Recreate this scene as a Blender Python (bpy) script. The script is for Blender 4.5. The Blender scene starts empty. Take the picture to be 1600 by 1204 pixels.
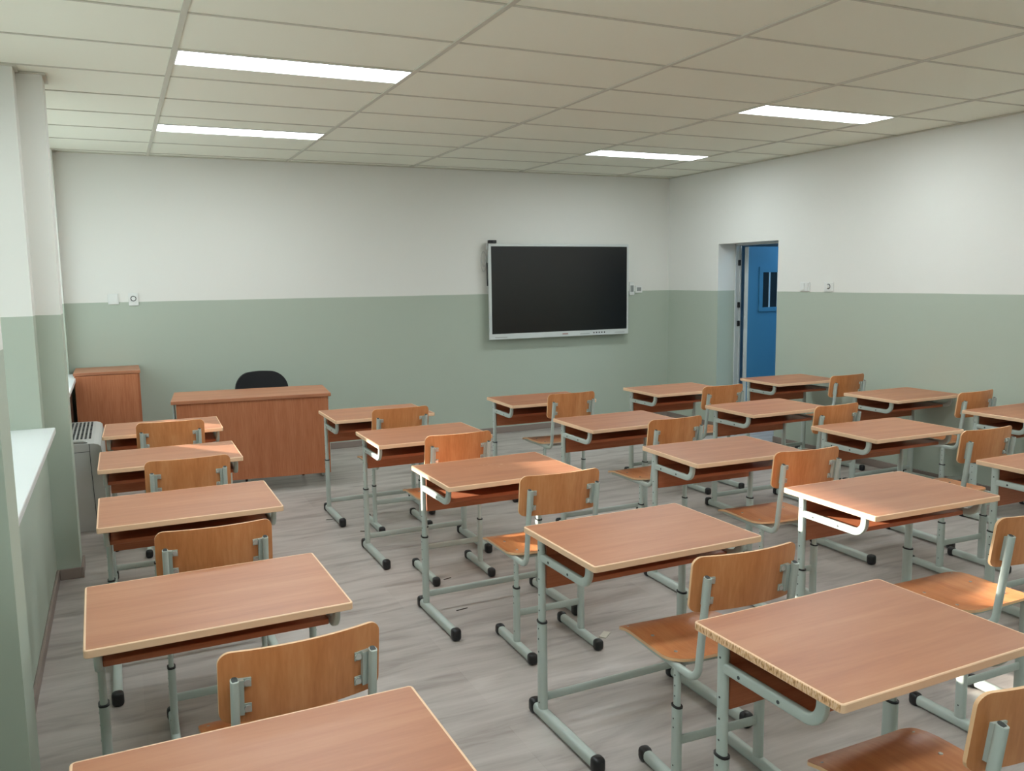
import bpy, bmesh, math, random
from mathutils import Vector, Matrix
random.seed(7)
C = bpy.context.scene.collection
SC = bpy.context.scene
PI = math.pi
# ------------------------------------------------------------------ camera
CAM_H = 1.6544
YAW, PITCH, ROLL, FPX = .4344, -.1267, -.0134, 1322.6
def make_camera():
    f = Vector((math.sin(YAW)*math.cos(PITCH), math.cos(YAW)*math.cos(PITCH), math.sin(PITCH)))
    r = Vector((math.cos(YAW), -math.sin(YAW), 0)); u = r.cross(f)
    r2 = math.cos(ROLL)*r + math.sin(ROLL)*u
    u2 = -math.sin(ROLL)*r + math.cos(ROLL)*u
    cd = bpy.data.cameras.new('camera'); cam = bpy.data.objects.new('camera', cd); C.objects.link(cam)
    m = Matrix((r2, u2, -f)).transposed().to_4x4(); m.translation = (0, 0, CAM_H)
    cam.matrix_world = m
    cd.sensor_fit = 'HORIZONTAL'; cd.sensor_width = 36; cd.lens = FPX/1600*36
    cd.clip_start = .05; cd.clip_end = 200
    SC.camera = cam
make_camera()
# ------------------------------------------------------------------ room measures
XR, YB, ZC, DADO = 5.827, 8.203, 2.75, 1.486
YREAR = -1.0
XW, XPIL, XGLASS = -.40, -.278, -.80      # window wall face, pillar face, window plane
# ------------------------------------------------------------------ light
SC.view_settings.view_transform = 'Standard'; SC.view_settings.look = 'None'
SC.view_settings.gamma = 1; SC.view_settings.use_curve_mapping = False
SC.view_settings.exposure = 0.17
W = bpy.data.worlds.new('sky'); SC.world = W; W.use_nodes = True
_bg = W.node_tree.nodes['Background']; _bg.inputs[0].default_value = (.72, .86, 1, 1); _bg.inputs[1].default_value = 1.2
def area(name, loc, rot, sx, sy, power, col):
    l = bpy.data.lights.new(name, 'AREA'); l.shape = 'RECTANGLE'; l.size = sx; l.size_y = sy
    l.energy = power; l.color = col
    o = bpy.data.objects.new(name, l); C.objects.link(o); o.location = loc; o.rotation_euler = rot
    return o
SUN_DIR = Vector((.6, -.8, -.168))          # low morning sun through the last window
s = bpy.data.lights.new('sun', 'SUN'); s.energy = 23.0; s.angle = math.radians(.55); s.color = (1, .93, .82)
so = bpy.data.objects.new('sun', s); C.objects.link(so); so.rotation_euler = SUN_DIR.to_track_quat('-Z', 'Y').to_euler()
so.location = (-6, 14, 4)
BAYS = [(-.55, 2.23), (2.75, 5.09), (5.60, 8.05)]
DAY = (.80, .98, 1)
for k, (y0, y1) in enumerate(BAYS):
    area('window_daylight', (XGLASS+.12, (y0+y1)/2, 1.72), (0, -PI/2, 0), 1.5, y1-y0-.2, (8, 7.5, 10)[k], DAY)
area('corridor_daylight', (7.2, 6.2, 2.5), (0, 0, 0), .8, 1.5, 24, (.5, .78, 1))
LED = 20.0
# ------------------------------------------------------------------ materials
def srgb(r, g, b):
    f = lambda c: (c/255/12.92) if c/255 <= .04045 else ((c/255+.055)/1.055)**2.4
    return (f(r), f(g), f(b), 1)
def mat(name, col, rough=.5, metal=0, spec=.5, coat=0):
    m = bpy.data.materials.new(name); m.use_nodes = True
    b = m.node_tree.nodes['Principled BSDF']
    b.inputs['Base Color'].default_value = col; b.inputs['Roughness'].default_value = rough
    b.inputs['Metallic'].default_value = metal; b.inputs['Specular IOR Level'].default_value = spec
    b.inputs['Coat Weight'].default_value = coat
    return m
def N(m, t, **kw):
    n = m.node_tree.nodes.new(t)
    for k, v in kw.items(): setattr(n, k, v)
    return n
def L(m, a, b): m.node_tree.links.new(a, b)
def ramp(m, stops):
    r = N(m, 'ShaderNodeValToRGB'); e = r.color_ramp.elements
    e[0].position, e[0].color = stops[0]; e[1].position, e[1].color = stops[-1]
    for p, c in stops[1:-1]:
        x = e.new(p); x.color = c
    return r
def wood(name, cols, scale, rough=.42, spec=.5, fine=.35):
    """streaky beech: two stretched noises, shifted for every object"""
    m = mat(name, cols[1], rough, 0, spec); b = m.node_tree.nodes['Principled BSDF']
    tc = N(m, 'ShaderNodeTexCoord'); oi = N(m, 'ShaderNodeObjectInfo')
    add = N(m, 'ShaderNodeVectorMath', operation='MULTIPLY_ADD')
    mp = N(m, 'ShaderNodeMapping'); mp.inputs['Scale'].default_value = scale
    L(m, oi.outputs['Location'], add.inputs[0]); add.inputs[1].default_value = (1.37, 2.11, 0)
    L(m, tc.outputs['Object'], add.inputs[2]); L(m, add.outputs[0], mp.inputs[0])
    n1 = N(m, 'ShaderNodeTexNoise'); n1.inputs['Scale'].default_value = 1; n1.inputs['Detail'].default_value = 4
    n1.inputs['Distortion'].default_value = .6
    L(m, mp.outputs[0], n1.inputs['Vector'])
    mp2 = N(m, 'ShaderNodeMapping'); mp2.inputs['Scale'].default_value = tuple(4.5*s for s in scale)
    L(m, add.outputs[0], mp2.inputs[0])
    n2 = N(m, 'ShaderNodeTexNoise'); n2.inputs['Scale'].default_value = 1.6; n2.inputs['Detail'].default_value = 3
    L(m, mp2.outputs[0], n2.inputs['Vector'])
    mx = N(m, 'ShaderNodeMix', data_type='FLOAT'); mx.inputs[0].default_value = fine
    L(m, n1.outputs['Fac'], mx.inputs[2]); L(m, n2.outputs['Fac'], mx.inputs[3])
    r = ramp(m, [(.34, cols[0]), (.5, cols[1]), (.66, cols[2])]); L(m, mx.outputs[0], r.inputs[0])
    L(m, r.outputs[0], b.inputs['Base Color'])
    return m
M = {}
M['top'] = wood('beech_laminate', [srgb(166, 107, 76), srgb(176, 117, 84), srgb(184, 127, 93)], (1.4, 15, 15), .40, .5, .22)
M['band'] = mat('pale_edge_band', srgb(234, 196, 160), .4)
M['panel'] = wood('beech_panel', [srgb(166, 94, 60), srgb(178, 106, 70), srgb(188, 118, 82)], (1.6, 22, 22), .45)
M['panel_v'] = wood('beech_panel_upright_grain', [srgb(168, 100, 65), srgb(181, 113, 76), srgb(191, 125, 87)], (16, 16, 1.1), .5, .4, .5)
M['ply'] = wood('beech_plywood', [srgb(192, 122, 72), srgb(206, 137, 86), srgb(216, 152, 102)], (15, 15, 1.2), .33, .5)
M['ply_seat'] = wood('beech_plywood_seat', [srgb(192, 118, 72), srgb(204, 133, 84), srgb(214, 148, 98)], (15, 1.4, 15), .33, .5)
M['ply_edge'] = mat('plywood_edge', srgb(228, 184, 140), .5)
M['metal'] = mat('grey_green_powder_coat', srgb(180, 190, 183), .38, 0, .5)
M['black'] = mat('black_plastic', srgb(24, 24, 26), .4)
M['hole'] = mat('dark_hole', srgb(60, 66, 66), .6)
M['screw'] = mat('zinc_screw', srgb(214, 214, 208), .25, .5)
M['white'] = mat('white_plastic', srgb(226, 228, 224), .4)
M['sill'] = mat('white_sill', srgb(232, 236, 236), .3)
M['frame'] = mat('light_grey_metal', srgb(190, 196, 196), .4)
def chipped():
    m = mat('chipped_edge_band', srgb(228, 184, 150), .55); b = m.node_tree.nodes['Principled BSDF']
    tc = N(m, 'ShaderNodeTexCoord'); mp = N(m, 'ShaderNodeMapping'); mp.inputs['Scale'].default_value = (30, 95, 30)
    L(m, tc.outputs['Object'], mp.inputs[0]); n = N(m, 'ShaderNodeTexNoise'); n.inputs['Scale'].default_value = 2.2; n.inputs['Detail'].default_value = 4
    L(m, mp.outputs[0], n.inputs['Vector'])
    r = ramp(m, [(.45, srgb(234, 196, 160)), (.55, srgb(218, 168, 118)), (.68, srgb(150, 100, 64))]); L(m, n.outputs['Fac'], r.inputs[0])
    sp = N(m, 'ShaderNodeSeparateXYZ'); L(m, tc.outputs['Object'], sp.inputs[0])
    lt = N(m, 'ShaderNodeMath', operation='LESS_THAN'); L(m, sp.outputs['X'], lt.inputs[0]); lt.inputs[1].default_value = .0012
    mx = N(m, 'ShaderNodeMix', data_type='RGBA'); L(m, lt.outputs[0], mx.inputs[0]); mx.inputs[6].default_value = srgb(234, 196, 160); L(m, r.outputs[0], mx.inputs[7])
    L(m, mx.outputs[2], b.inputs['Base Color']); return m
M['chipped'] = chipped()
def wall_mat():
    m = mat('two_tone_wall_paint', srgb(225, 225, 218), .75, 0, .3); b = m.node_tree.nodes['Principled BSDF']
    g = N(m, 'ShaderNodeNewGeometry'); sp = N(m, 'ShaderNodeSeparateXYZ'); L(m, g.outputs['Position'], sp.inputs[0])
    n = N(m, 'ShaderNodeTexNoise'); n.inputs['Scale'].default_value = 3; n.inputs['Detail'].default_value = 3
    L(m, g.outputs['Position'], n.inputs['Vector'])
    ma = N(m, 'ShaderNodeMath', operation='MULTIPLY_ADD'); L(m, n.outputs['Fac'], ma.inputs[0]); ma.inputs[1].default_value = .006
    L(m, sp.outputs['Z'], ma.inputs[2])
    gt = N(m, 'ShaderNodeMath', operation='GREATER_THAN'); L(m, ma.outputs[0], gt.inputs[0]); gt.inputs[1].default_value = DADO+.003
    mx = N(m, 'ShaderNodeMix', data_type='RGBA'); L(m, gt.outputs[0], mx.inputs[0])
    mx.inputs[6].default_value = srgb(176, 186, 172); mx.inputs[7].default_value = srgb(226, 226, 220)
    L(m, mx.outputs[2], b.inputs['Base Color'])
    n2 = N(m, 'ShaderNodeTexNoise'); n2.inputs['Scale'].default_value = 220; L(m, g.outputs['Position'], n2.inputs['Vector'])
    bp = N(m, 'ShaderNodeBump'); bp.inputs['Strength'].default_value = .06; bp.inputs['Distance'].default_value = .002
    L(m, n2.outputs['Fac'], bp.inputs['Height']); L(m, bp.outputs[0], b.inputs['Normal'])
    return m
M['wall'] = wall_mat()
def floor_mat():
    m = mat('grey_plank_vinyl', srgb(150, 140, 132), .42, 0, .45); b = m.node_tree.nodes['Principled BSDF']
    g = N(m, 'ShaderNodeNewGeometry')
    br = N(m, 'ShaderNodeTexBrick'); br.offset = .37; br.offset_frequency = 3
    br.inputs['Scale'].default_value = 1; br.inputs['Brick Width'].default_value = 1.22; br.inputs['Row Height'].default_value = .18
    br.inputs['Mortar Size'].default_value = .0012; br.inputs['Mortar Smooth'].default_value = .3
    br.inputs['Color1'].default_value = (.35, .35, .35, 1); br.inputs['Color2'].default_value = (.65, .65, .65, 1)
    br.inputs['Mortar'].default_value = (.28, .28, .28, 1)
    L(m, g.outputs['Position'], br.inputs['Vector'])
    mp = N(m, 'ShaderNodeMapping'); mp.inputs['Scale'].default_value = (1.5, 8, 1); L(m, g.outputs['Position'], mp.inputs[0])
    n = N(m, 'ShaderNodeTexNoise'); n.inputs['Scale'].default_value = 1.3; n.inputs['Detail'].default_value = 5; n.inputs['Distortion'].default_value = .8
    L(m, mp.outputs[0], n.inputs['Vector'])
    mp2 = N(m, 'ShaderNodeMapping'); mp2.inputs['Scale'].default_value = (4, 60, 1); L(m, g.outputs['Position'], mp2.inputs[0])
    n2 = N(m, 'ShaderNodeTexNoise'); n2.inputs['Scale'].default_value = 1.3; n2.inputs['Detail'].default_value = 4
    L(m, mp2.outputs[0], n2.inputs['Vector'])
    a = N(m, 'ShaderNodeMix', data_type='FLOAT'); a.inputs[0].default_value = .17; L(m, n.outputs['Fac'], a.inputs[2]); L(m, n2.outputs['Fac'], a.inputs[3])
    c = N(m, 'ShaderNodeMix', data_type='FLOAT'); c.inputs[0].default_value = .22; L(m, a.outputs[0], c.inputs[2]); L(m, br.outputs['Color'], c.inputs[3])
    r = ramp(m, [(.32, srgb(136, 126, 120)), (.47, srgb(169, 160, 154)), (.64, srgb(187, 179, 173))]); L(m, c.outputs[0], r.inputs[0])
    L(m, r.outputs[0], b.inputs['Base Color'])
    return m
M['floor'] = floor_mat()
M['skirt'] = mat('grey_brown_skirting', srgb(140, 126, 118), .5)
M['tile'] = mat('cream_ceiling_tile', srgb(240, 241, 226), .9, 0, .2)
M['grid'] = mat('cream_ceiling_grid', srgb(206, 204, 190), .6)
M['blue'] = mat('blue_painted_door', srgb(66, 128, 166), .45)
M['corr'] = mat('pale_corridor_paint', srgb(170, 195, 215), .7)
M['dglass'] = mat('dark_glass', srgb(18, 28, 34), .08)
M['unit'] = mat('light_grey_housing', srgb(190, 190, 186), .5)
M['unit_dark'] = mat('grille_slot', srgb(52, 56, 58), .6)
M['seatblack'] = mat('black_fabric', srgb(14, 15, 19), .8)
M['bezel'] = mat('silver_white_bezel', srgb(205, 210, 208), .35)
M['screen'] = mat('black_glass_screen', srgb(14, 14, 15), .28, 0, .6)
M['red'] = mat('red_brown_print', srgb(165, 130, 124), .5)
M['gprint'] = mat('grey_print', srgb(150, 154, 152), .5)
def emit(name, col, k):
    m = bpy.data.materials.new(name); m.use_nodes = True; nt = m.node_tree; nt.nodes.clear()
    e = nt.nodes.new('ShaderNodeEmission'); e.inputs[0].default_value = col; e.inputs[1].default_value = k
    o = nt.nodes.new('ShaderNodeOutputMaterial'); nt.links.new(e.outputs[0], o.inputs[0]); return m
M['led'] = emit('led_diffuser', (.89, .97, 1, 1), LED)
def glass():
    m = bpy.data.materials.new('window_glass'); m.use_nodes = True; nt = m.node_tree; nt.nodes.clear()
    t = nt.nodes.new('ShaderNodeBsdfTransparent'); g = nt.nodes.new('ShaderNodeBsdfGlossy'); g.inputs['Roughness'].default_value = .02
    mx = nt.nodes.new('ShaderNodeMixShader'); o = nt.nodes.new('ShaderNodeOutputMaterial')
    mx.inputs[0].default_value = .06; nt.links.new(t.outputs[0], mx.inputs[1]); nt.links.new(g.outputs[0], mx.inputs[2]); nt.links.new(mx.outputs[0], o.inputs[0])
    return m
M['glass'] = glass()
M['blind'] = mat('white_unseen_blind', srgb(236, 236, 230), .8)
# ------------------------------------------------------------------ mesh helpers
class MB:
    def __init__(s): s.v = []; s.f = []; s.m = []; s.s = []
    def add(s, vs, fs, mi=0, smooth=False):
        o = len(s.v); s.v += [tuple(v) for v in vs]
        for f in fs: s.f.append([o+i for i in f]); s.m.append(mi); s.s.append(smooth)
        return s
    def box(s, x0, x1, y0, y1, z0, z1, mi=0, bev=0, seg=2):
        bm = bmesh.new(); bmesh.ops.create_cube(bm, size=1)
        for v in bm.verts: v.co = Vector(((x0+x1)/2+v.co.x*(x1-x0), (y0+y1)/2+v.co.y*(y1-y0), (z0+z1)/2+v.co.z*(z1-z0)))
        if bev: bmesh.ops.bevel(bm, geom=list(bm.edges), offset=bev, segments=seg, affect='EDGES', profile=.5)
        bm.verts.index_update(); s.add([v.co for v in bm.verts], [[v.index for v in f.verts] for f in bm.faces], mi, False); bm.free(); return s
    def tube(s, path, side, a, b, mi=0, n=14, e=2.6, caps=True, taper=None):
        """sweep a rounded flat-oval along path; side = fixed axis, b = half size along it, a = half size across"""
        side = Vector(side).normalized(); P = [Vector(p) for p in path]; rings = []
        for i, p in enumerate(P):
            t = (P[min(i+1, len(P)-1)]-P[max(i-1, 0)]).normalized(); nn = t.cross(side).normalized()
            k = taper[i] if taper else 1
            ring = []
            for j in range(n):
                th = 2*PI*j/n; c, q = math.cos(th), math.sin(th)
                ring.append(p+nn*(a*k*math.copysign(abs(c)**(2/e), c))+side*(b*k*math.copysign(abs(q)**(2/e), q)))
            rings.append(ring)
        vs = [v for r in rings for v in r]; fs = []
        for i in range(len(P)-1):
            for j in range(n): fs.append([i*n+j, i*n+(j+1) % n, (i+1)*n+(j+1) % n, (i+1)*n+j])
        s.add(vs, fs, mi, True)
        if caps:
            s.add(rings[0], [list(range(n))[::-1]], mi); s.add(rings[-1], [list(range(n))], mi)
        return s
    def disc(s, c, ax, r, h, mi=0, n=10):
        c = Vector(c); ax = Vector(ax).normalized(); t = ax.orthogonal().normalized(); u = ax.cross(t)
        a = [c+(t*math.cos(2*PI*j/n)+u*math.sin(2*PI*j/n))*r for j in range(n)]; b = [p+ax*h for p in a]
        s.add(a+b, [[j, (j+1) % n, n+(j+1) % n, n+j] for j in range(n)]+[[n+j for j in range(n)], list(range(n))[::-1]], mi); return s
    def loops(s, loops, mi=0, close=True, smooth=False, cap0=False, cap1=False):
        n = len(loops[0]); vs = [v for l in loops for v in l]; fs = []
        for i in range(len(loops)-1):
            for j in range(n if close else n-1): fs.append([i*n+j, i*n+(j+1) % n, (i+1)*n+(j+1) % n, (i+1)*n+j])
        if cap0: fs.append(list(range(n))[::-1])
        if cap1: fs.append([(len(loops)-1)*n+j for j in range(n)])
        return s.add(vs, fs, mi, smooth)
    def xf(s, mtx): s.v = [tuple(mtx @ Vector(v)) for v in s.v]; return s
    def build(s, name, mats, parent=None):
        me = bpy.data.meshes.new(name); me.from_pydata(s.v, [], s.f)
        if not isinstance(mats, (list, tuple)): mats = [mats]
        for m in mats: me.materials.append(m)
        for p, mi, sm in zip(me.polygons, s.m, s.s): p.material_index = mi; p.use_smooth = sm
        bm = bmesh.new(); bm.from_mesh(me); bmesh.ops.recalc_face_normals(bm, faces=bm.faces); bm.to_mesh(me); bm.free()
        o = bpy.data.objects.new(name, me); C.objects.link(o)
        if parent: o.parent = parent
        return o
def tag(o, label, cat, group=None):
    o['label'] = label; o['category'] = cat
    if group: o['group'] = group
    return o
def struct(o): o['kind'] = 'structure'; return o
def thing(name, label, cat, loc=(0, 0, 0), rz=0, group=None):
    o = bpy.data.objects.new(name, None); C.objects.link(o); o.empty_display_size = .1
    o.location = loc; o.rotation_euler = (0, 0, rz); return tag(o, label, cat, group)
def copy_tree(o, parent=None):
    c = o.copy(); C.objects.link(c); c.parent = parent
    for ch in list(o.children): copy_tree(ch, c)
    return c
def rrect(x0, x1, y0, y1, r, z, n=6):
    pts = []
    for cx, cy, a0 in ((x1-r, y1-r, 0), (x0+r, y1-r, 90), (x0+r, y0+r, 180), (x1-r, y0+r, 270)):
        for i in range(n+1):
            a = math.radians(a0+90*i/n); pts.append(Vector((cx+r*math.cos(a), cy+r*math.sin(a), z)))
    return pts
# ------------------------------------------------------------------ the room
X0 = -.80
f = MB().box(XW-.45, XR+2.4, YREAR-.1, YB+2.2, -.1, 0); struct(f.build('floor', M['floor']))
# walls
b = MB().box(XW-.45, XR+.24, YB, YB+.2, 0, ZC+.1); struct(b.build('wall_back', M['wall']))
b = MB().box(XW-.45, XR+.24, YREAR-.2, YREAR, 0, ZC+.1); struct(b.build('wall_rear', M['wall']))
DY0, DY1, DZ, XT = 6.41, 7.31, 1.978, 6.055
b = MB().box(XR, XT, YREAR, DY0, 0, ZC+.1).box(XR, XT, DY1, YB, 0, ZC+.1).box(XR, XT, DY0, DY1, DZ, ZC+.1)
struct(b.build('wall_right', M['wall']))
b = MB().box(XW-.45, XW, YREAR, YB, 0, .855)
ys = [YREAR]+[y for bay in BAYS for y in bay]+[YB]
for a, c in zip(ys[::2], ys[1::2]): b.box(XW-.45, XW, a, c, .855, ZC+.1)
for y0, y1 in BAYS: b.box(XW-.45, XGLASS+.04, y0, y1, 2.58, ZC+.1)
PIL = [(2.385, 2.585), (5.24, 5.45)]
for y0, y1 in PIL: b.box(XW-.01, XPIL, y0, y1, 0, ZC+.02)
struct(b.build('wall_left', M['wall']))
# skirting boards
SK = .062
def skirt(name, segs):
    m = MB()
    for (x0, x1, y0, y1) in segs: m.box(x0, x1, y0, y1, 0, SK, 0, .003, 1)
    struct(m.build(name, M['skirt']))
skirt('baseboard_back', [(XW, XR, YB-.014, YB)])
skirt('baseboard_right', [(XR-.014, XR, YREAR, DY0), (XR-.014, XR, DY1, YB)])
e = .014
skirt('baseboard_left', [(XW, XW+e, YREAR, 2.385), (XW, XW+e, 2.585, 5.24), (XW, XW+e, 5.45, YB)]
      + [(XPIL, XPIL+e, y0-e, y1+e) for y0, y1 in PIL]+[(XW+e, XPIL, y0-e, y0) for y0, y1 in PIL]+[(XW+e, XPIL, y1, y1+e) for y0, y1 in PIL])
# ceiling: tiles with a visible grid, openings for the light panels
GX, GY, T = -.8667, 3.2708, 1.1972
LIGHTS = [(i, GY+T/2*k, h) for i in (1, 4) for k, h in ((2, 0), (5, 1), (-2, 1), (-5, 0))]
def panel_rect(i, y, h):
    x0 = GX+T*i; yy = y+(T/4 if h else 0)
    return x0+.012, x0+T-.012, yy+.008, yy+T/4-.008
cm = MB()
cuts = [panel_rect(*l) for l in LIGHTS]
xs = [GX+T*i for i in range(0, 7)]; rows = [GY+T/2*k for k in range(-8, 10)]
HB = .011
def ceil_rect(x0, x1, y0, y1):
    x0, x1, y0, y1 = max(x0, XW-.42), min(x1, XR), max(y0, YREAR), min(y1, YB)
    if x1-x0 < .01 or y1-y0 < .01: return
    for (a, b_, c, d) in cuts:
        if a < x1 and b_ > x0 and c < y1-.02 and d > y0+.02:
            if c-y0 > .03: cm.box(x0, x1, y0, c, ZC+.006, ZC+.03)
            if y1-d > .03: cm.box(x0, x1, d, y1, ZC+.006, ZC+.03)
            return
    cm.box(x0, x1, y0, y1, ZC+.006, ZC+.03, 0)
for i in range(-1, 6):
    for k in range(-8, 10):
        x0 = GX+T*i; y0 = GY+T/2*k
        ceil_rect(x0+HB, x0+T-HB, y0+HB*.55, y0+T/2-HB*.55)
struct(cm.build('ceiling', M['tile']))
g = MB()
for x in xs:
    if x < XR: g.box(x-.013, x+.013, YREAR, YB, ZC-.001, ZC+.0065)
for y in rows:
    if YREAR < y < YB: g.box(XW-.42, XR, y-.007, y+.007, ZC+.001, ZC+.0062)
struct(g.build('trim_1', M['grid']))
struct(MB().box(XW-.5, XR+.3, YREAR-.2, YB+.2, ZC+.09, ZC+.15).build('ceiling', M['tile']))
g = MB()    # thin angle trim round the ceiling edge, boxed round the pillars
w = .018
g.box(XW, XR, YB-w, YB, ZC-.004, ZC+.004).box(XR-w, XR, YREAR, YB, ZC-.004, ZC+.004)
for y0, y1 in PIL:
    g.box(XW, XPIL+w, y0-w, y0, ZC-.004, ZC+.004).box(XPIL, XPIL+w, y0, y1+w, ZC-.004, ZC+.004).box(XW, XPIL, y1, y1+w, ZC-.004, ZC+.004)
ends = [(YREAR, -.55), (2.23, 2.75), (5.09, 5.60), (8.05, YB)]
for y0, y1 in ends: g.box(XW, XW+w, y0-w, y1+w, ZC-.004, ZC+.004).box(XW-.3, XW, y0-w, y0, ZC-.004, ZC+.004).box(XW-.3, XW, y1, y1+w, ZC-.004, ZC+.004)
struct(g.build('trim_2', M['grid']))
# light panels
LN = {(1, 2): 'the nearer one on the window side', (1, 5): 'the far one on the window side', (4, 2): 'the nearer one above the door-side desks', (4, 5): 'the smallest, far one near the back right corner'}
for (i, y, h), rct in zip(LIGHTS, cuts):
    x0, x1, y0, y1 = rct; k = round((y-GY)/(T/2))
    lab = 'lit white rectangular ceiling light, '+LN.get((i, k), 'over the rear of the room, '+('window' if i == 1 else 'door')+(' side, nearer row' if k == -2 else ' side, rearmost row'))
    t = thing('ceiling_light', lab, 'ceiling light', (x0, y0, ZC), 0, 'recessed ceiling light panels')
    dx, dy = x1-x0, y1-y0
    fr = MB().box(0, dx, 0, .006, -.002, .05).box(0, dx, dy-.006, dy, -.002, .05).box(0, .006, .006, dy-.006, -.002, .05).box(dx-.006, dx, .006, dy-.006, -.002, .05)
    fr.build('frame', M['white'], t)
    MB().box(.006, dx-.006, .006, dy-.006, .002, .01).build('diffuser', M['led'], t)
# windows with sills
BL = {0: (0, 1, 2), 1: (0, 1, 2), 2: (0,)}
for k, (y0, y1) in enumerate(BAYS):
    wn = struct(bpy.data.objects.new('window_%d' % (k+1), None)); C.objects.link(wn)
    MB().box(XGLASS, -.338, y0-.0, y1, .857, .892, 0, .006).build('window_sill', M['sill'], wn)
    n = 3; fr = MB(); wdt = (y1-y0)/n
    for i in range(n):
        a, c = y0+wdt*i, y0+wdt*(i+1)
        if k == 2: a, c = [(y0, 6.42), (6.42, 7.65), (7.65, y1)][i]
        fr.box(XGLASS-.03, XGLASS+.03, a, a+.045, .892, 2.58).box(XGLASS-.03, XGLASS+.03, c-.045, c, .892, 2.58)
        fr.box(XGLASS-.03, XGLASS+.03, a+.045, c-.045, .892, .95).box(XGLASS-.03, XGLASS+.03, a+.045, c-.045, 2.52, 2.58)
        MB().box(XGLASS-.004, XGLASS+.004, a+.045, c-.045, .95, 2.52).build('pane', M['glass'], wn)
        z_low = .90
        if i == 1 and k == 2:      # unseen sash: half-raised blind and wide transom added to shape the sun bands
            z_low = 1.69; fr.box(XGLASS-.03, XGLASS+.03, a+.045, c-.045, 1.315, 1.45)
        if True:
            MB().box(XGLASS+.04, XGLASS+.045, a+.01, c-.01, z_low, 2.57).tube([(XGLASS+.06, a+.01, 2.56), (XGLASS+.06, c-.01, 2.56)], (0, 0, 1), .018, .018).build('unseen_roller_blind', M['blind'], wn)
    fr.build('window_frame', M['white'], wn)
# doorway: metal frame and a blue leaf standing open in the corridor
d = struct(bpy.data.objects.new('door_1', None)); C.objects.link(d)
fr = MB().box(XT-.004, XT+.045, DY1-.018, DY1+.03, 0, DZ+.03).box(XT-.004, XT+.045, DY0-.03, DY0+.018, 0, DZ+.03).box(XT-.004, XT+.045, DY0, DY1, DZ-.018, DZ+.03)
fr.box(XT+.045, XT+.06, DY1-.03, DY1+.05, 0, DZ+.03)
fr.build('door_frame', M['frame'], d)
for z in (.35, 1.10, 1.30, 1.75): MB().box(XT+.02, XT+.05, DY1-.034, DY1-.018, z, z+.06, 0, .004).build('hinge', M['black'], d)
lx0, lx1, ly0, ly1 = XT+.075, XT+.075+.86, 7.195, 7.245
lf = MB().box(lx0+.008, lx1, ly0, ly1, .01, DZ-.03).build('door_leaf', M['blue'], d)
st = MB().box(lx0, lx0+.008, ly0-.002, ly1+.002, .01, DZ-.03)
for z in (.55, 1.2, 1.75): st.disc((lx0, ly0+.015, z), (-1, 0, 0), .008, .003, 0)
st.build('edge_strip', M['frame'], lf)
vx0, vx1, vz0, vz1 = 6.285, 6.80, 1.255, 1.735
MB().box(vx0, vx1, ly0-.012, ly0, vz0, vz0+.045).box(vx0, vx1, ly0-.012, ly0, vz1-.06, vz1).box(vx0, vx0+.045, ly0-.012, ly0, vz0+.045, vz1-.06).box(vx1-.045, vx1, ly0-.012, ly0, vz0+.045, vz1-.06).build('vision_panel_frame', M['blue'], lf)
MB().box(vx0+.045, vx1-.045, ly0-.004, ly0, vz0+.045, vz1-.06).build('vision_pane', M['dglass'], lf)
br = MB()
for x in (6.415, 6.53, 6.645): br.box(x, x+.018, ly0-.010, ly0-.004, vz0+.045, vz1-.06)
br.build('pane_reflection', M['corr'], lf)  # pale strips laid on the dark glass as painted reflections
# corridor shell
b = MB().box(XR+2.2, XR+2.4, YREAR, YB+2.2, 0, 2.9).box(XT+.003, XR+2.2, YB+2.0, YB+2.2, 0, 2.9).box(XT, XR+2.2, YREAR, YREAR+.2, 0, 2.9).box(XT-.228, XT, YB+.2, YB+2.2, 0, 2.9)
struct(b.build('wall_corridor', M['corr']))
struct(MB().box(XT+.002, XR+2.2, YREAR, YB+2.2, 2.7, 2.8).build('ceiling', M['tile']))
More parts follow.
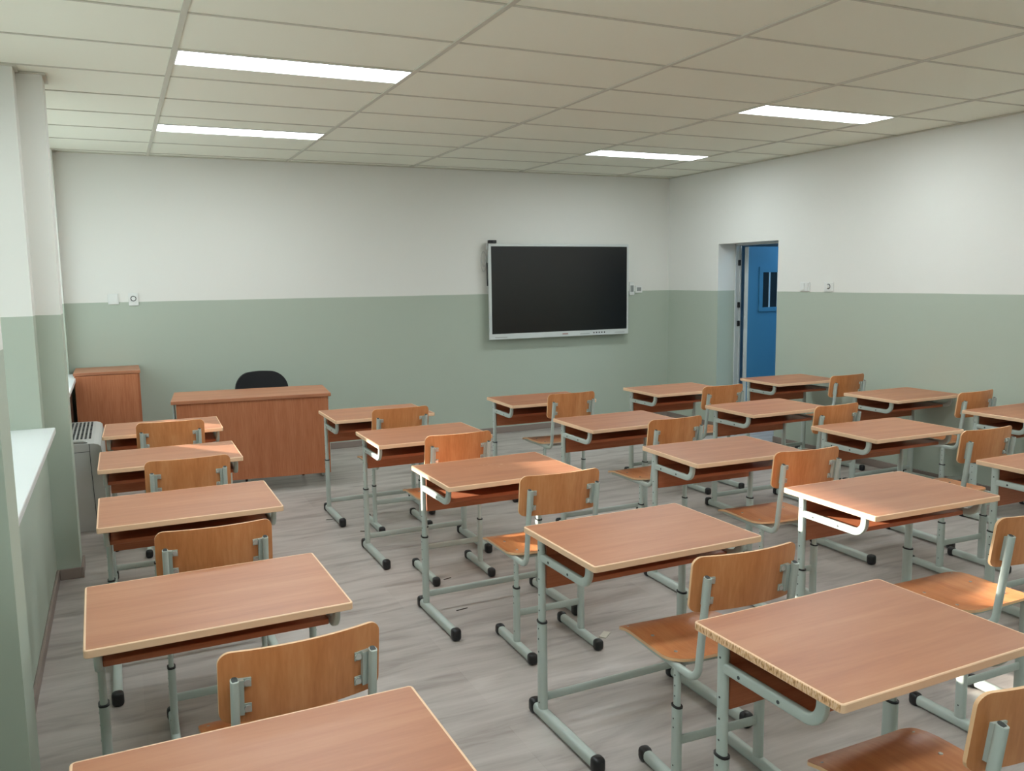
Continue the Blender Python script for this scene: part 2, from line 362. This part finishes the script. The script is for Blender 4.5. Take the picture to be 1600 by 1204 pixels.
# ------------------------------------------------------------------ student desk
DH = .7296; DW, DD = .70, .5116
def sleeve_holes(mb, x, y, zs, sgn, r=.0032):
    for z in zs: mb.disc((x, y, z), (sgn, 0, 0), r, .0008, 1, 8)
def foot_cap(xc, y0, y1, h=.058, wd=.045):
    m = MB(); bm = MB()
    bm.box(xc-wd/2, xc+wd/2, y0, y1, 0, h, 0, .015, 3)
    for i in range(len(bm.s)): bm.s[i] = True
    return bm
def make_desk():
    t = thing('student_desk', '', 'desk')
    z0, z1 = DH-.022, DH
    core = MB().loops([rrect(.0062, DW-.0062, -DD+.0062, -.0062, .0055, z0+.0005), rrect(.0062, DW-.0062, -DD+.0062, -.0062, .0055, z1)], cap0=True, cap1=True)
    top = core.build('tabletop', M['top'], t)
    prof = [(.0062, z1-.0001), (.002, z1-.0001), (.0, z1-.002), (.0, z0+.002), (.002, z0), (.0062, z0)]
    MB().loops([rrect(i, DW-i, -DD+i, -i, .0115-i, z) for i, z in prof]).build('edge_band', M['band'], top)
    # front privacy panel (faces the board) and shelf
    MB().box(.047, DW-.047, -.098, -.082, .512, z0, 0, .001, 1).build('privacy_panel', M['panel'], t)
    MB().box(.0405, DW-.0405, -.372, -.098, .619, .637, 0, .002, 1).build('book_shelf', M['panel'], t)
    for sgn, x in ((-1, .030), (1, DW-.030)):
        lg = MB().tube([(x, -.09, .035), (x, -.09, .385)], (1, 0, 0), .0235, .0150)
        sleeve_holes(lg, x+sgn*.0150, -.09, (.07, .27, .32, .36), sgn)
        lg.tube([(x, -.045, .028), (x, -.465, .028)], (1, 0, 0), .021, .0180, n=18, e=3.2)
        leg = lg.build('leg', [M['metal'], M['hole']], t)
        foot_cap(x, -.050, -.006).build('end_cap', M['black'], leg)
        foot_cap(x, -.504, -.460).build('end_cap', M['black'], leg)
        MB().tube([(x, -.09, .383), (x, -.09, .389)], (1, 0, 0), .0250, .0165).build('collar', M['black'], leg)
        ex = MB().tube([(x, -.09, .36), (x, -.09, z0)], (1, 0, 0), .0180, .0112)
        sleeve_holes(ex, x+sgn*.0112, -.09, (.43, .49, .55, .66), sgn)
        ex.build('leg_extension', [M['metal'], M['hole']], t)
        # J shaped side bracket, rising to the top near the front edge
        path = [(x, -.10, .634), (x, -.38, .634)]; yc, zc, r = -.38, .634+.05, .05
        for i in range(1, 9):
            a = PI/2*i/8; path.append((x, yc-r*math.sin(a), zc-r*math.cos(a)))
        path.append((x, -.43, z0))
        bk = MB().tube(path, (1, 0, 0), .0150, .0100, n=20, e=4.2)
        for y in (-.16, -.30): bk.disc((x+sgn*.0100, y, .634), (sgn, 0, 0), .005, .001, 1, 8)
        bk.build('side_bracket', [M['metal'], M['hole']], t)
    MB().tube([(.030, -.09, .088), (DW-.030, -.09, .088)], (0, 0, 1), .009, .016).build('crossbar', M['metal'], t)
    return t
# ------------------------------------------------------------------ student chair (local y = 0 at the backrest, desk towards +y)
def sheet(mb, us, rows_, fn, thick, off):
    """curved plywood sheet with rounded corners; rows_ = [(v, halfwidth)], fn(x, v) -> centre point, off = thickness direction"""
    A, B = [], []
    for v, hw in rows_:
        A.append([Vector(fn(u*hw, v)) for u in us]); B.append([p+Vector(off)*thick for p in A[-1]])
    n, m = len(us), len(rows_)
    for G, flip in ((A, 0), (B, 1)):
        vs = [p for r in G for p in r]; fs = []
        for i in range(m-1):
            for j in range(n-1):
                q = [i*n+j, i*n+j+1, (i+1)*n+j+1, (i+1)*n+j]; fs.append(q[::-1] if flip else q)
        mb.add(vs, fs, 0, True)
    def outline(G): return [G[0][j] for j in range(n)]+[G[i][n-1] for i in range(1, m)]+[G[m-1][j] for j in range(n-2, -1, -1)]+[G[i][0] for i in range(m-2, 0, -1)]
    mb.loops([outline(A), outline(B)], 1)
def rounded_rows(v0, v1, hw, r0, r1, n=7, mid=6):
    out = []
    for i in range(n+1):
        a = PI/2*i/n; out.append((v0+r0*(1-math.cos(a)), hw-r0+r0*math.sin(a)))
    for i in range(1, mid): out.append((v0+r0+(v1-r1-v0-r0)*i/mid, hw))
    for i in range(n+1):
        a = PI/2*i/n; out.append((v1-r1+r1*math.sin(a), hw-r1+r1*math.cos(a)))
    return out
US = [math.sin(PI/2*(-1+2*i/18)) for i in range(19)]
SH = .445
def make_chair():
    t = thing('student_chair', '', 'chair')
    HW = .1925
    def bf(x, v):      # backrest surface: centre bows back, leaning slightly
        return (x, -.030*(1-(x/HW)**2)-(v-.64)*.13+.012, v)
    m = MB(); sheet(m, US, rounded_rows(.642, .822, HW, .028, .03), bf, .009, (0, 1, 0)); m.build('backrest', [M['ply'], M['ply_edge']], t)
    def sf(x, y):      # seat: saddle dip, rolled front edge, slight rise at the back
        s = (y-.085)/.375
        return (x, y, SH-.012*(1-(x/.19)**2)*math.sin(PI*min(1, max(0, s*.9+.05)))-.022*max(0, s-.72)**2/.0784+.008*max(0, .2-s)/.2)
    m = MB(); sheet(m, US, rounded_rows(.085, .46, .187, .075, .03, 8, 8), sf, .010, (0, 0, -1)); seat = m.build('seat', [M['ply_seat'], M['ply_edge']], t)
    for x in (-.13, .13):
        for y in (.17, .31):
            z = sf(x, y)[2]; MB().disc((x, y, z-.001), (0, 0, 1), .006, .003, 0, 10).build('screw', M['screw'], seat)
    for sgn in (-1, 1):
        x = sgn*.163
        # one bent tube: seat rail, curve, backrest upright
        zr = SH-.022; path = [(x, .42, zr), (x, .048, zr)]; r = .052
        cy, cz = .048, zr+r
        a_end = PI/2-.13
        for i in range(1, 9):
            a = a_end*i/8; path.append((x, cy-r*math.sin(a), cz-r*math.cos(a)))
        y1, zz = path[-1][1], path[-1][2]; path.append((x, y1-.13*(.765-zz), .765))
        fr = MB().tube(path, (1, 0, 0), .0130, .0098, caps=True)
        frm = fr.build('back_frame', M['metal'], t)
        MB().tube([(x, path[-1][1]+.0006, .7652), (x, path[-1][1]+.0002, .7664)], (1, 0, 0), .0095, .0068).build('tube_end', M['hole'], frm)
        # plate joining tube and backrest with two bolts
        xi = x-sgn*.026
        def pt(xx, v, o): q = bf(xx, v); return (q[0], q[1]+o, q[2])
        pl = MB()
        for (xa, xb, v0, v1, dp) in ((x-sgn*.004, xi+sgn*.004, .668, .756, .017), (xi+sgn*.006, xi-sgn*.014, .668, .690, .005), (xi+sgn*.006, xi-sgn*.014, .734, .756, .005)):
            q = [pt(xa, v0, -.0002), pt(xb, v0, -.0002), pt(xb, v1, -.0002), pt(xa, v1, -.0002)]
            pl.loops([q, [(a_, b_-dp, c_) for a_, b_, c_ in q]], cap0=True, cap1=True)
        plo = pl.build('fixing_plate', M['metal'], frm)
        for v in (.679, .745):
            p = pt(xi-sgn*.005, v, -.0052); MB().disc(p, (0, -1, 0), .0078, .0045, 0, 12).build('bolt', M['screw'], plo)
        # leg: sleeve, foot, caps
        lg = MB().tube([(x, .11, .035), (x, .11, .290)], (1, 0, 0), .0200, .0132)
        sleeve_holes(lg, x+sgn*.0132, .11, (.09, .22, .25), sgn, .0028)
        lg.tube([(x, .285, .025), (x, -.035, .025)], (1, 0, 0), .019, .0165, n=18, e=3.2)
        leg = lg.build('leg', [M['metal'], M['hole']], t)
        foot_cap(x, .278, .320, .050, .042).build('end_cap', M['black'], leg)
        foot_cap(x, -.070, -.028, .050, .042).build('end_cap', M['black'], leg)
        MB().tube([(x, .11, .288), (x, .11, .294)], (1, 0, 0), .0216, .0147).build('collar', M['black'], leg)
        ex = MB().tube([(x, .11, .27), (x, .11, zr-.006)], (1, 0, 0), .0145, .009)
        sleeve_holes(ex, x+sgn*.009, .11, (.325, .36, .395), sgn, .0028)
        ex.build('leg_extension', [M['metal'], M['hole']], t)
    MB().tube([(-.163, .11, .172), (.163, .11, .172)], (0, 0, 1), .005, .016).build('crossbar', M['metal'], t)
    for y in (.36, .13): MB().tube([(-.163, y, SH-.026), (.163, y, SH-.026)], (0, 0, 1), .009, .008).build('seat_support', M['metal'], t)
    return t
DESKS = {'A2': (-.145, 2.826, .021), 'A3': (-.126, 4.010, .002), 'A4': (-.137, 5.126, -.007), 'A5': (-.119, 6.139, -.025), 'A1': (-.141, 1.767, .010),
 'B1': (1.259, 6.013, .004), 'B2': (1.279, 5.056, .005), 'B3': (1.281, 3.975, .018), 'B4': (1.327, 2.780, .017), 'B5': (1.354, 1.778, .018),
 'C4': (2.588, 2.779, -.018), 'C3': (2.556, 3.834, -.028), 'C2': (2.560, 4.889, .008), 'C1': (2.578, 6.037, -.029),
 'D1': (3.795, 5.980, .004), 'D2': (3.770, 4.858, .013), 'D3': (3.800, 3.863, -.021), 'E1': (5.047, 6.004, -.028), 'E2': (5.088, 4.839, .006),
 'D4': (3.803, 2.762, -.005), 'E3': (5.110, 3.832, .01)}
COLN = {'A': 'window-side column', 'B': 'second column from the windows', 'C': 'middle column', 'D': 'fourth column from the windows', 'E': 'column along the door wall'}
DL = {
 'A5': 'wooden student desk right below the big teacher desk, frontmost of the window-side column',
 'A4': 'wooden student desk with a sunlit triangle on its right end, second in the window-side column',
 'A3': 'wooden student desk, third from the front in the window-side column',
 'A2': 'wooden student desk, fourth from the front in the window-side column, top fully visible',
 'A1': 'wooden student desk cut off by the bottom left edge, nearest in the window-side column',
 'B1': 'wooden student desk just right of the teacher desk',
 'B2': 'wooden student desk with a sunlit left bracket, second in the second column',
 'B3': 'wooden student desk with pale smears on its top and sunlit left leg',
 'B4': 'wooden student desk in the middle foreground, fourth in the second column',
 'B5': 'nearest wooden student desk in the lower right, with a chipped left edge',
 'C1': 'wooden student desk below the screen, frontmost of the middle column',
 'C2': 'wooden student desk second from the front in the middle column',
 'C3': 'wooden student desk third from the front in the middle column, left of centre right',
 'C4': 'wooden student desk whose whole left edge and bracket glare white with sun',
 'D1': 'wooden student desk in the back right corner, left of the doorway',
 'D2': 'wooden student desk second from the front in the fourth column from the windows',
 'D3': 'wooden student desk third from the front in the fourth column',
 'D4': 'wooden student desk cut by the right edge of the photo, behind the sun-glared desk',
 'E1': 'wooden student desk standing right in front of the doorway',
 'E2': 'wooden student desk beside the right wall, second in the door-wall column',
 'E3': 'wooden student desk cut by the right edge, farthest back against the right wall'}
DL['C3'] = 'wooden student desk, third from the front in the middle column'
DL['E3'] = 'wooden student desk cut by the right edge, beside the right wall, third in its column'
def smeared():
    m = M['top'].copy(); m.name = 'smeared_beech_laminate'; b = m.node_tree.nodes['Principled BSDF']
    base = b.inputs['Base Color'].links[0].from_socket
    tc = N(m, 'ShaderNodeTexCoord'); mp = N(m, 'ShaderNodeMapping'); mp.inputs['Location'].default_value = (-.34, .20, 0); L(m, tc.outputs['Object'], mp.inputs[0])
    ms = N(m, 'ShaderNodeMapping'); ms.inputs['Scale'].default_value = (6, 11, 1); L(m, mp.outputs[0], ms.inputs[0])
    ln = N(m, 'ShaderNodeVectorMath', operation='LENGTH'); L(m, ms.outputs[0], ln.inputs[0])
    n = N(m, 'ShaderNodeTexNoise'); n.inputs['Scale'].default_value = 26; n.inputs['Detail'].default_value = 4; n.inputs['Distortion'].default_value = 2
    L(m, tc.outputs['Object'], n.inputs['Vector'])
    sb = N(m, 'ShaderNodeMath', operation='MULTIPLY_ADD'); L(m, ln.outputs['Value'], sb.inputs[0]); sb.inputs[1].default_value = -.22; L(m, n.outputs['Fac'], sb.inputs[2])
    mr = N(m, 'ShaderNodeMapRange'); mr.inputs[1].default_value = .38; mr.inputs[2].default_value = .62; mr.inputs[3].default_value = 0; mr.inputs[4].default_value = .42
    L(m, sb.outputs[0], mr.inputs[0])
    mx = N(m, 'ShaderNodeMix', data_type='RGBA'); L(m, mr.outputs[0], mx.inputs[0]); L(m, base, mx.inputs[6]); mx.inputs[7].default_value = srgb(226, 196, 168)
    L(m, mx.outputs[2], b.inputs['Base Color']); return m
desk0 = make_desk(); first = True
for k, (x, y, a) in DESKS.items():
    o = desk0 if first else copy_tree(desk0); first = False
    o.location = (x, y, 0); o.rotation_euler = (0, 0, a)
    o['label'] = DL[k]; o['group'] = 'student desks in rows'
    if k == 'B5':
        for ch in o.children:
            for c2 in ch.children:
                if c2.name.startswith('edge_band'):
                    c2.data = c2.data.copy(); c2.data.materials[0] = M['chipped']; c2['label'] = 'chipped pale edge band'
    if k == 'B3':
        for ch in o.children:
            if ch.name.startswith('tabletop'):
                ch['label'] = 'tabletop with pale smears'
                ch.data = ch.data.copy(); ch.data.materials[0] = smeared()
CHAIRS = {'A2': ((335, 1024), (585, 970)), 'A3': ((237, 836), (424, 812)), 'A4': ((222, 725), (360, 712)), 'A5': ((209, 664), (320, 657)),
 'B1': ((577, 643), (666, 636)), 'B2': ((659, 685), (762, 675)), 'B3': ((812, 745), (929, 731)), 'B4': ((1073, 870), (1238, 845))}
# backrest centre (x, y) and turn of every chair
CH = {'A2': (.345, 1.955, .068), 'A3': (.257, 3.02, 0), 'A4': (.262, 4.27, -.005), 'A5': (.250, 5.47, -.06),
 'B1': (1.644, 5.29, 0), 'B2': (1.640, 4.24, 0), 'B3': (1.690, 3.165, -.01), 'B4': (1.700, 1.985, -.04),
 'B5': (1.696, 1.065, 0), 'C1': (2.955, 5.35, 0), 'C2': (2.954, 4.08, .02), 'C3': (2.960, 3.03, -.06), 'C4': (2.858, 1.85, 0),
 'D1': (4.150, 5.13, .02), 'D2': (4.15, 4.0, .03), 'D3': (4.19, 2.99, -.03), 'E1': (5.45, 5.15, .03), 'E2': (5.44, 3.98, .05)}
CL = {
 'A5': 'wooden student chair with grey frame, frontmost and smallest one in the window-side column',
 'A4': 'wooden student chair behind the desk with the sunlit triangle, window-side column',
 'A3': 'wooden student chair third from the front in the window-side column',
 'A2': 'nearest wooden student chair in the window-side column, lower left foreground',
 'B1': 'wooden student chair at the desk just right of the teacher desk',
 'B2': 'wooden student chair with a sunlit seat corner, second in the second column from the windows',
 'B3': 'wooden student chair with a bright sun patch, at the desk with pale smears',
 'B4': 'wooden student chair in the middle foreground, left of the chipped-edge desk',
 'B5': 'wooden student chair cut off by the bottom right corner of the photo',
 'C1': 'wooden student chair frontmost in the middle column, under the screen',
 'C2': 'wooden student chair second from the front in the middle column',
 'C3': 'wooden student chair just left of the desk with the sun-glared edge',
 'C4': 'wooden student chair cut by the right edge, with a band of sun across its seat',
 'D1': 'wooden student chair at the back right corner desk, left of the doorway',
 'D2': 'wooden student chair second from the front in the fourth column',
 'D3': 'wooden student chair third from the front in the fourth column, near the right edge',
 'E1': 'wooden student chair at the desk in front of the doorway, against the right wall',
 'E2': 'wooden student chair at the right wall, second in the door-wall column'}
chair0 = make_chair(); first = True
for k, (x, y, a) in CH.items():
    o = chair0 if first else copy_tree(chair0); first = False
    o.location = (x, y, 0); o.rotation_euler = (0, 0, a)
    o['label'] = CL[k]; o['group'] = 'student chairs at the desks'
# ------------------------------------------------------------------ teacher desk
t = thing('teacher_desk', 'large wooden teacher desk with full-height front panel, before the back wall', 'desk', (.322, 6.80, 0), math.atan2(-.12, 1.18))
MB().box(0, 1.19, 0, .58, .736, .762, 0, .003).build('tabletop', M['top'], t)
MB().box(.035, 1.168, .018, .036, .115, .736, 0, .001, 1).build('front_panel', M['panel_v'], t)
for x in (.040, 1.150):
    lg = MB().tube([(x, .52, .03), (x, .52, .736)], (1, 0, 0), .020, .012).tube([(x, .42, .02), (x, .55, .02)], (1, 0, 0), .018, .014)
    leg = lg.build('leg', M['metal'], t)
    foot_cap(x, .54, .57).build('end_cap', M['black'], leg)
for x in (.016, 1.172): MB().tube([(x, .10, .16), (x, .10, .736)], (1, 0, 0), .020, .010).build('side_rail', M['metal'], t)
# teacher's chair
t = thing('office_chair', 'black padded chair behind the teacher desk', 'chair', (1.115, 7.62, 0), .02)
def pad_back(v0, v1, hw, thick, y):
    m = MB(); rr = rounded_rows(v0, v1, hw, .05, .12, 8, 6)
    sheet(m, US, rr, lambda x, v: (x, y-.045*(x/hw)**2+(v-.6)*.12+.02, v-.028*(x/hw)**2), thick, (0, 1, 0)); return m
pad_back(.50, .865, .225, .045, 0).build('backrest', [M['seatblack'], M['seatblack']], t)
m = MB(); sheet(m, US, rounded_rows(-.45, -.02, .225, .08, .06, 8, 6), lambda x, y: (x, y, .47-.02*(1-(x/.225)**2)), .06, (0, 0, -1)); m.build('seat', [M['seatblack'], M['seatblack']], t)
fm = MB()
for sgn in (-1, 1):
    x = sgn*.235
    fm.tube([(x, .06, 0), (x, -.04, .40), (x*.93, -.20, .405), (x*.93, -.36, .405), (x, -.43, 0)], (1, 0, 0), .010, .010)
    fm.tube([(sgn*.12, -.10, .40), (sgn*.12, .04, .42), (sgn*.12, .085, .58)], (1, 0, 0), .010, .010)
fm.tube([(-.22, -.2, .402), (.22, -.2, .402)], (0, 0, 1), .01, .01)
fm.build('frame', M['black'], t)
# ------------------------------------------------------------------ cabinet in the corner
t = thing('cabinet', 'low wooden cabinet in the back left corner by the windows', 'cabinet', (-.355, 7.69, 0))
MB().box(.006, .494, .02, .49, .0, .906, 0, .001, 1).build('body', M['panel_v'], t)
MB().box(0, .50, 0, .49, .906, .930, 0, .002).build('top', M['top'], t)
MB().box(.008, .478, .002, .019, .04, .902, 0, .001, 1).build('door', M['panel_v'], t)
tag(MB().box(-.395, -.372, 7.26, 7.66, 0, .83, 0, .003, 1).build('black_slab', M['black']), 'plain black slab between the wooden cabinet and the window wall', 'board')  # plain slab in place of an unidentified dark shape
# ------------------------------------------------------------------ floor standing air unit under the window
t = thing('air_conditioner', 'light grey floor-standing air unit with a slatted top beside the window-side desks', 'air conditioner', (-.383, 6.22, 0))
prof = [(0, 0), (.190, 0), (.200, .012), (.232, .10), (.236, .50), (.226, .572), (.215, .584), (.186, .594), (0, .598)]
Lh = 1.01
MB().loops([[Vector((x, 0, z)) for x, z in prof], [Vector((x, Lh, z)) for x, z in prof]], cap0=True, cap1=True).build('housing', M['unit'], t)
gr = MB()
for i in range(6):
    x = .022+i*.026
    for j in range(4):
        y0 = .20+j*.195; gr.box(x, x+.013, y0, y0+.17, .5965, .6005)
gr.build('grille', M['unit_dark'], t)
sm = MB().tube([(.158, -.001, .594), (.160, -.001, .45), (.168, -.001, .2), (.172, -.001, .01)], (0, 1, 0), .0018, .0015)
sm.box(0, .158, -.0015, .001, .540, .543)
sm.build('seam', M['unit_dark'], t)
hd = MB().tube([(.01, .05, .598), (.02, .05, .612), (.12, .05, .612), (.148, .05, .600)], (0, 1, 0), .007, .03)
hd.build('handle', M['unit'], t)
# ------------------------------------------------------------------ interactive screen
sx0, sx1, sz0, sz1 = 3.512, 5.214, 1.011, 2.003; ys = YB-.1
t = thing('interactive_display', 'large black interactive screen with white frame on the back wall', 'screen', (sx0, ys, sz0))
w_, h_ = sx1-sx0, sz1-sz0
MB().box(.03, w_-.03, .022, .075, .03, h_-.03, 0, .006).build('housing', M['bezel'], t)
bz = MB().box(0, w_, 0, .024, 0, .058, 0, .004).box(0, w_, 0, .024, h_-.026, h_, 0, .004).box(0, .030, 0, .024, .05, h_-.02, 0, .003).box(w_-.020, w_, 0, .024, .05, h_-.02, 0, .003)
bz.build('bezel', M['bezel'], t)
MB().box(.026, w_-.018, .004, .020, .052, h_-.022).build('screen', M['screen'], t)
MB().box(.40, 1.30, .075, .097, .25, .75).build('wall_mount', M['black'], t)
for i in range(5):
    x = w_-.455+.034*i
    bb = MB().box(x, x+.014, -.002, .001, .022, .036) if i % 2 else MB().disc((x+.007, .001, .029), (0, -1, 0), .008, .003)
    bb.build('button', M['black'], t)
MB().box(.86, .93, -.001, .001, .024, .036).build('logo_mark', M['red'], t)
MB().box(.06, .20, -.001, .001, .018, .024).box(1.08, 1.2, -.001, .001, .02, .026).box(w_-.18, w_-.05, -.001, .001, .02, .025).build('fine_print', M['gprint'], t)
MB().box(-.004, .012, .026, .050, .56, .80, 0, .002).build('side_port_strip', M['black'], t)
# camera clipped on the top left corner and its cable loop
t = thing('webcam', 'small dark camera clipped to the top left corner of the screen', 'camera', (sx0+.02, ys+.02, sz1))
MB().box(-.010, .075, -.02, .03, .0045, .038, 0, .006).build('body', M['black'], t)
MB().disc((.018, -.02, .021), (0, -1, 0), .010, .006, 0, 14).build('lens', M['dglass'], t)
MB().box(-.035, .05, -.012, .02, .0005, .0045, 0, .001).box(-.035, -.028, -.012, .02, -.06, .0045, 0, .001).build('clip', M['unit'], t)
pth = []
for i in range(40):
    a = i/39*PI*3.2; pth.append((sx0-.035-.028*math.cos(a)+.002*i/39, ys+.045+.0006*i, sz1-.13-.09*math.sin(a)-.002*i))
tag(MB().tube(pth, (0, 1, 0), .004, .004, n=8).build('cable', M['unit']), 'thin grey cable looped beside the top left of the screen', 'cable')
# ------------------------------------------------------------------ sockets and switches
def plate_back(name, lab, cat, x0, x1, z0, z1, kind):
    t = thing(name, lab, cat, (x0, YB, z0)); w, h = x1-x0, z1-z0
    MB().box(0, w, -.012, 0, 0, h, 0, .003).build('plate', M['white'], t)
    deco(kind, w, h, t, lambda a, b_, c, d_, p, q: (a, b_, -.012-q, -.012-p, c, d_), (0, -1, 0), lambda x, z: (x, -.012, z)); return t
def deco(kind, w, h, t, bx, ax, pt):
    if kind == 'socket':
        m = MB(); m.disc(pt(w*.5, h*.55), ax, .024, .001, 0, 20); m.build('socket_well', M['hole'], t)
        pl = MB(); pl.disc(tuple(Vector(pt(w*.5, h*.55))+Vector(ax)*.001), ax, .017, .02, 0, 16); pl.build('insert', M['white'], t)
    elif kind == 'switch':
        MB().box(*bx(w*.12, w*.48, h*.12, h*.88, 0, .005)).build('rocker', M['white'], t)
        MB().box(*bx(w*.52, w*.88, h*.12, h*.88, 0, .005)).build('rocker', M['white'], t)
    else:
        MB().box(*bx(w*.2, w*.8, h*.25, h*.75, 0, .002)).build('port_cover', M['gprint'], t)
plate_back('wall_switch', 'white double wall switch on the paint line above the wooden cabinet', 'switch', -.063, .022, 1.468, 1.562, 'switch')
plate_back('wall_socket', 'white wall socket on the paint line, right of the switch above the cabinet', 'socket', .100, .180, 1.454, 1.566, 'socket')
plate_back('wall_outlet', 'white outlet plate on the back wall between screen and room corner', 'outlet', 5.366, 5.458, 1.464, 1.546, 'data')
plate_back('wall_socket', 'narrow white socket half hidden by the right edge of the screen', 'socket', 5.285, 5.352, 1.44, 1.585, 'data')
def plate_right(name, lab, cat, y0, y1, z0, z1, kind):
    t = thing(name, lab, cat, (XR, y1, z0)); w, h = y1-y0, z1-z0       # local x runs towards the camera
    t.rotation_euler = (0, 0, -PI/2)
    MB().box(0, w, -.012, 0, 0, h, 0, .003).build('plate', M['white'], t)
    deco(kind, w, h, t, lambda a, b_, c, d_, p, q: (a, b_, -.012-q, -.012-p, c, d_), (0, -1, 0), lambda x, z: (x, -.012, z)); return t
plate_right('wall_switch', 'white double wall switch on the right wall beside the doorway', 'switch', 5.978, 6.098, 1.492, 1.575, 'switch')
plate_right('wall_socket', 'white wall socket on the right wall, farther from the doorway than the switch', 'socket', 5.692, 5.800, 1.492, 1.574, 'socket')
# ------------------------------------------------------------------ bits on the floor
def chip(x, y, a, l, w, mt, lab, cat='debris', name='wood_chip'):
    m = MB().box(-l/2, l/2, -w/2, w/2, 0, .004, 0, .001, 1); o = m.build(name, mt); o.location = (x, y, .0002); o.rotation_euler = (0, 0, a); tag(o, lab, cat)
M['chip'] = mat('dark_splinter', srgb(70, 60, 54), .8); M['paper'] = mat('pale_scrap', srgb(200, 195, 182), .8)
chip(1.568, 4.266, .25, .050, .004, M['chip'], 'thin dark splinter on the floor behind the smeared desk')
chip(1.478, 3.82, .15, .065, .005, M['chip'], 'longer dark splinter on the floor, nearer the camera than the thin one')
chip(1.247, 5.735, -.2, .045, .004, M['chip'], 'tiny dark splinter on the floor beside the first desk right of the teacher desk')
chip(1.383, 5.358, -.5, .035, .005, M['chip'], 'tiny dark splinter on the floor under the desk with the sunlit bracket')
chip(1.960, 3.235, .7, .070, .035, M['paper'], 'pale scrap by the right foot of the desk in the middle foreground', 'scrap', 'paper_scrap')
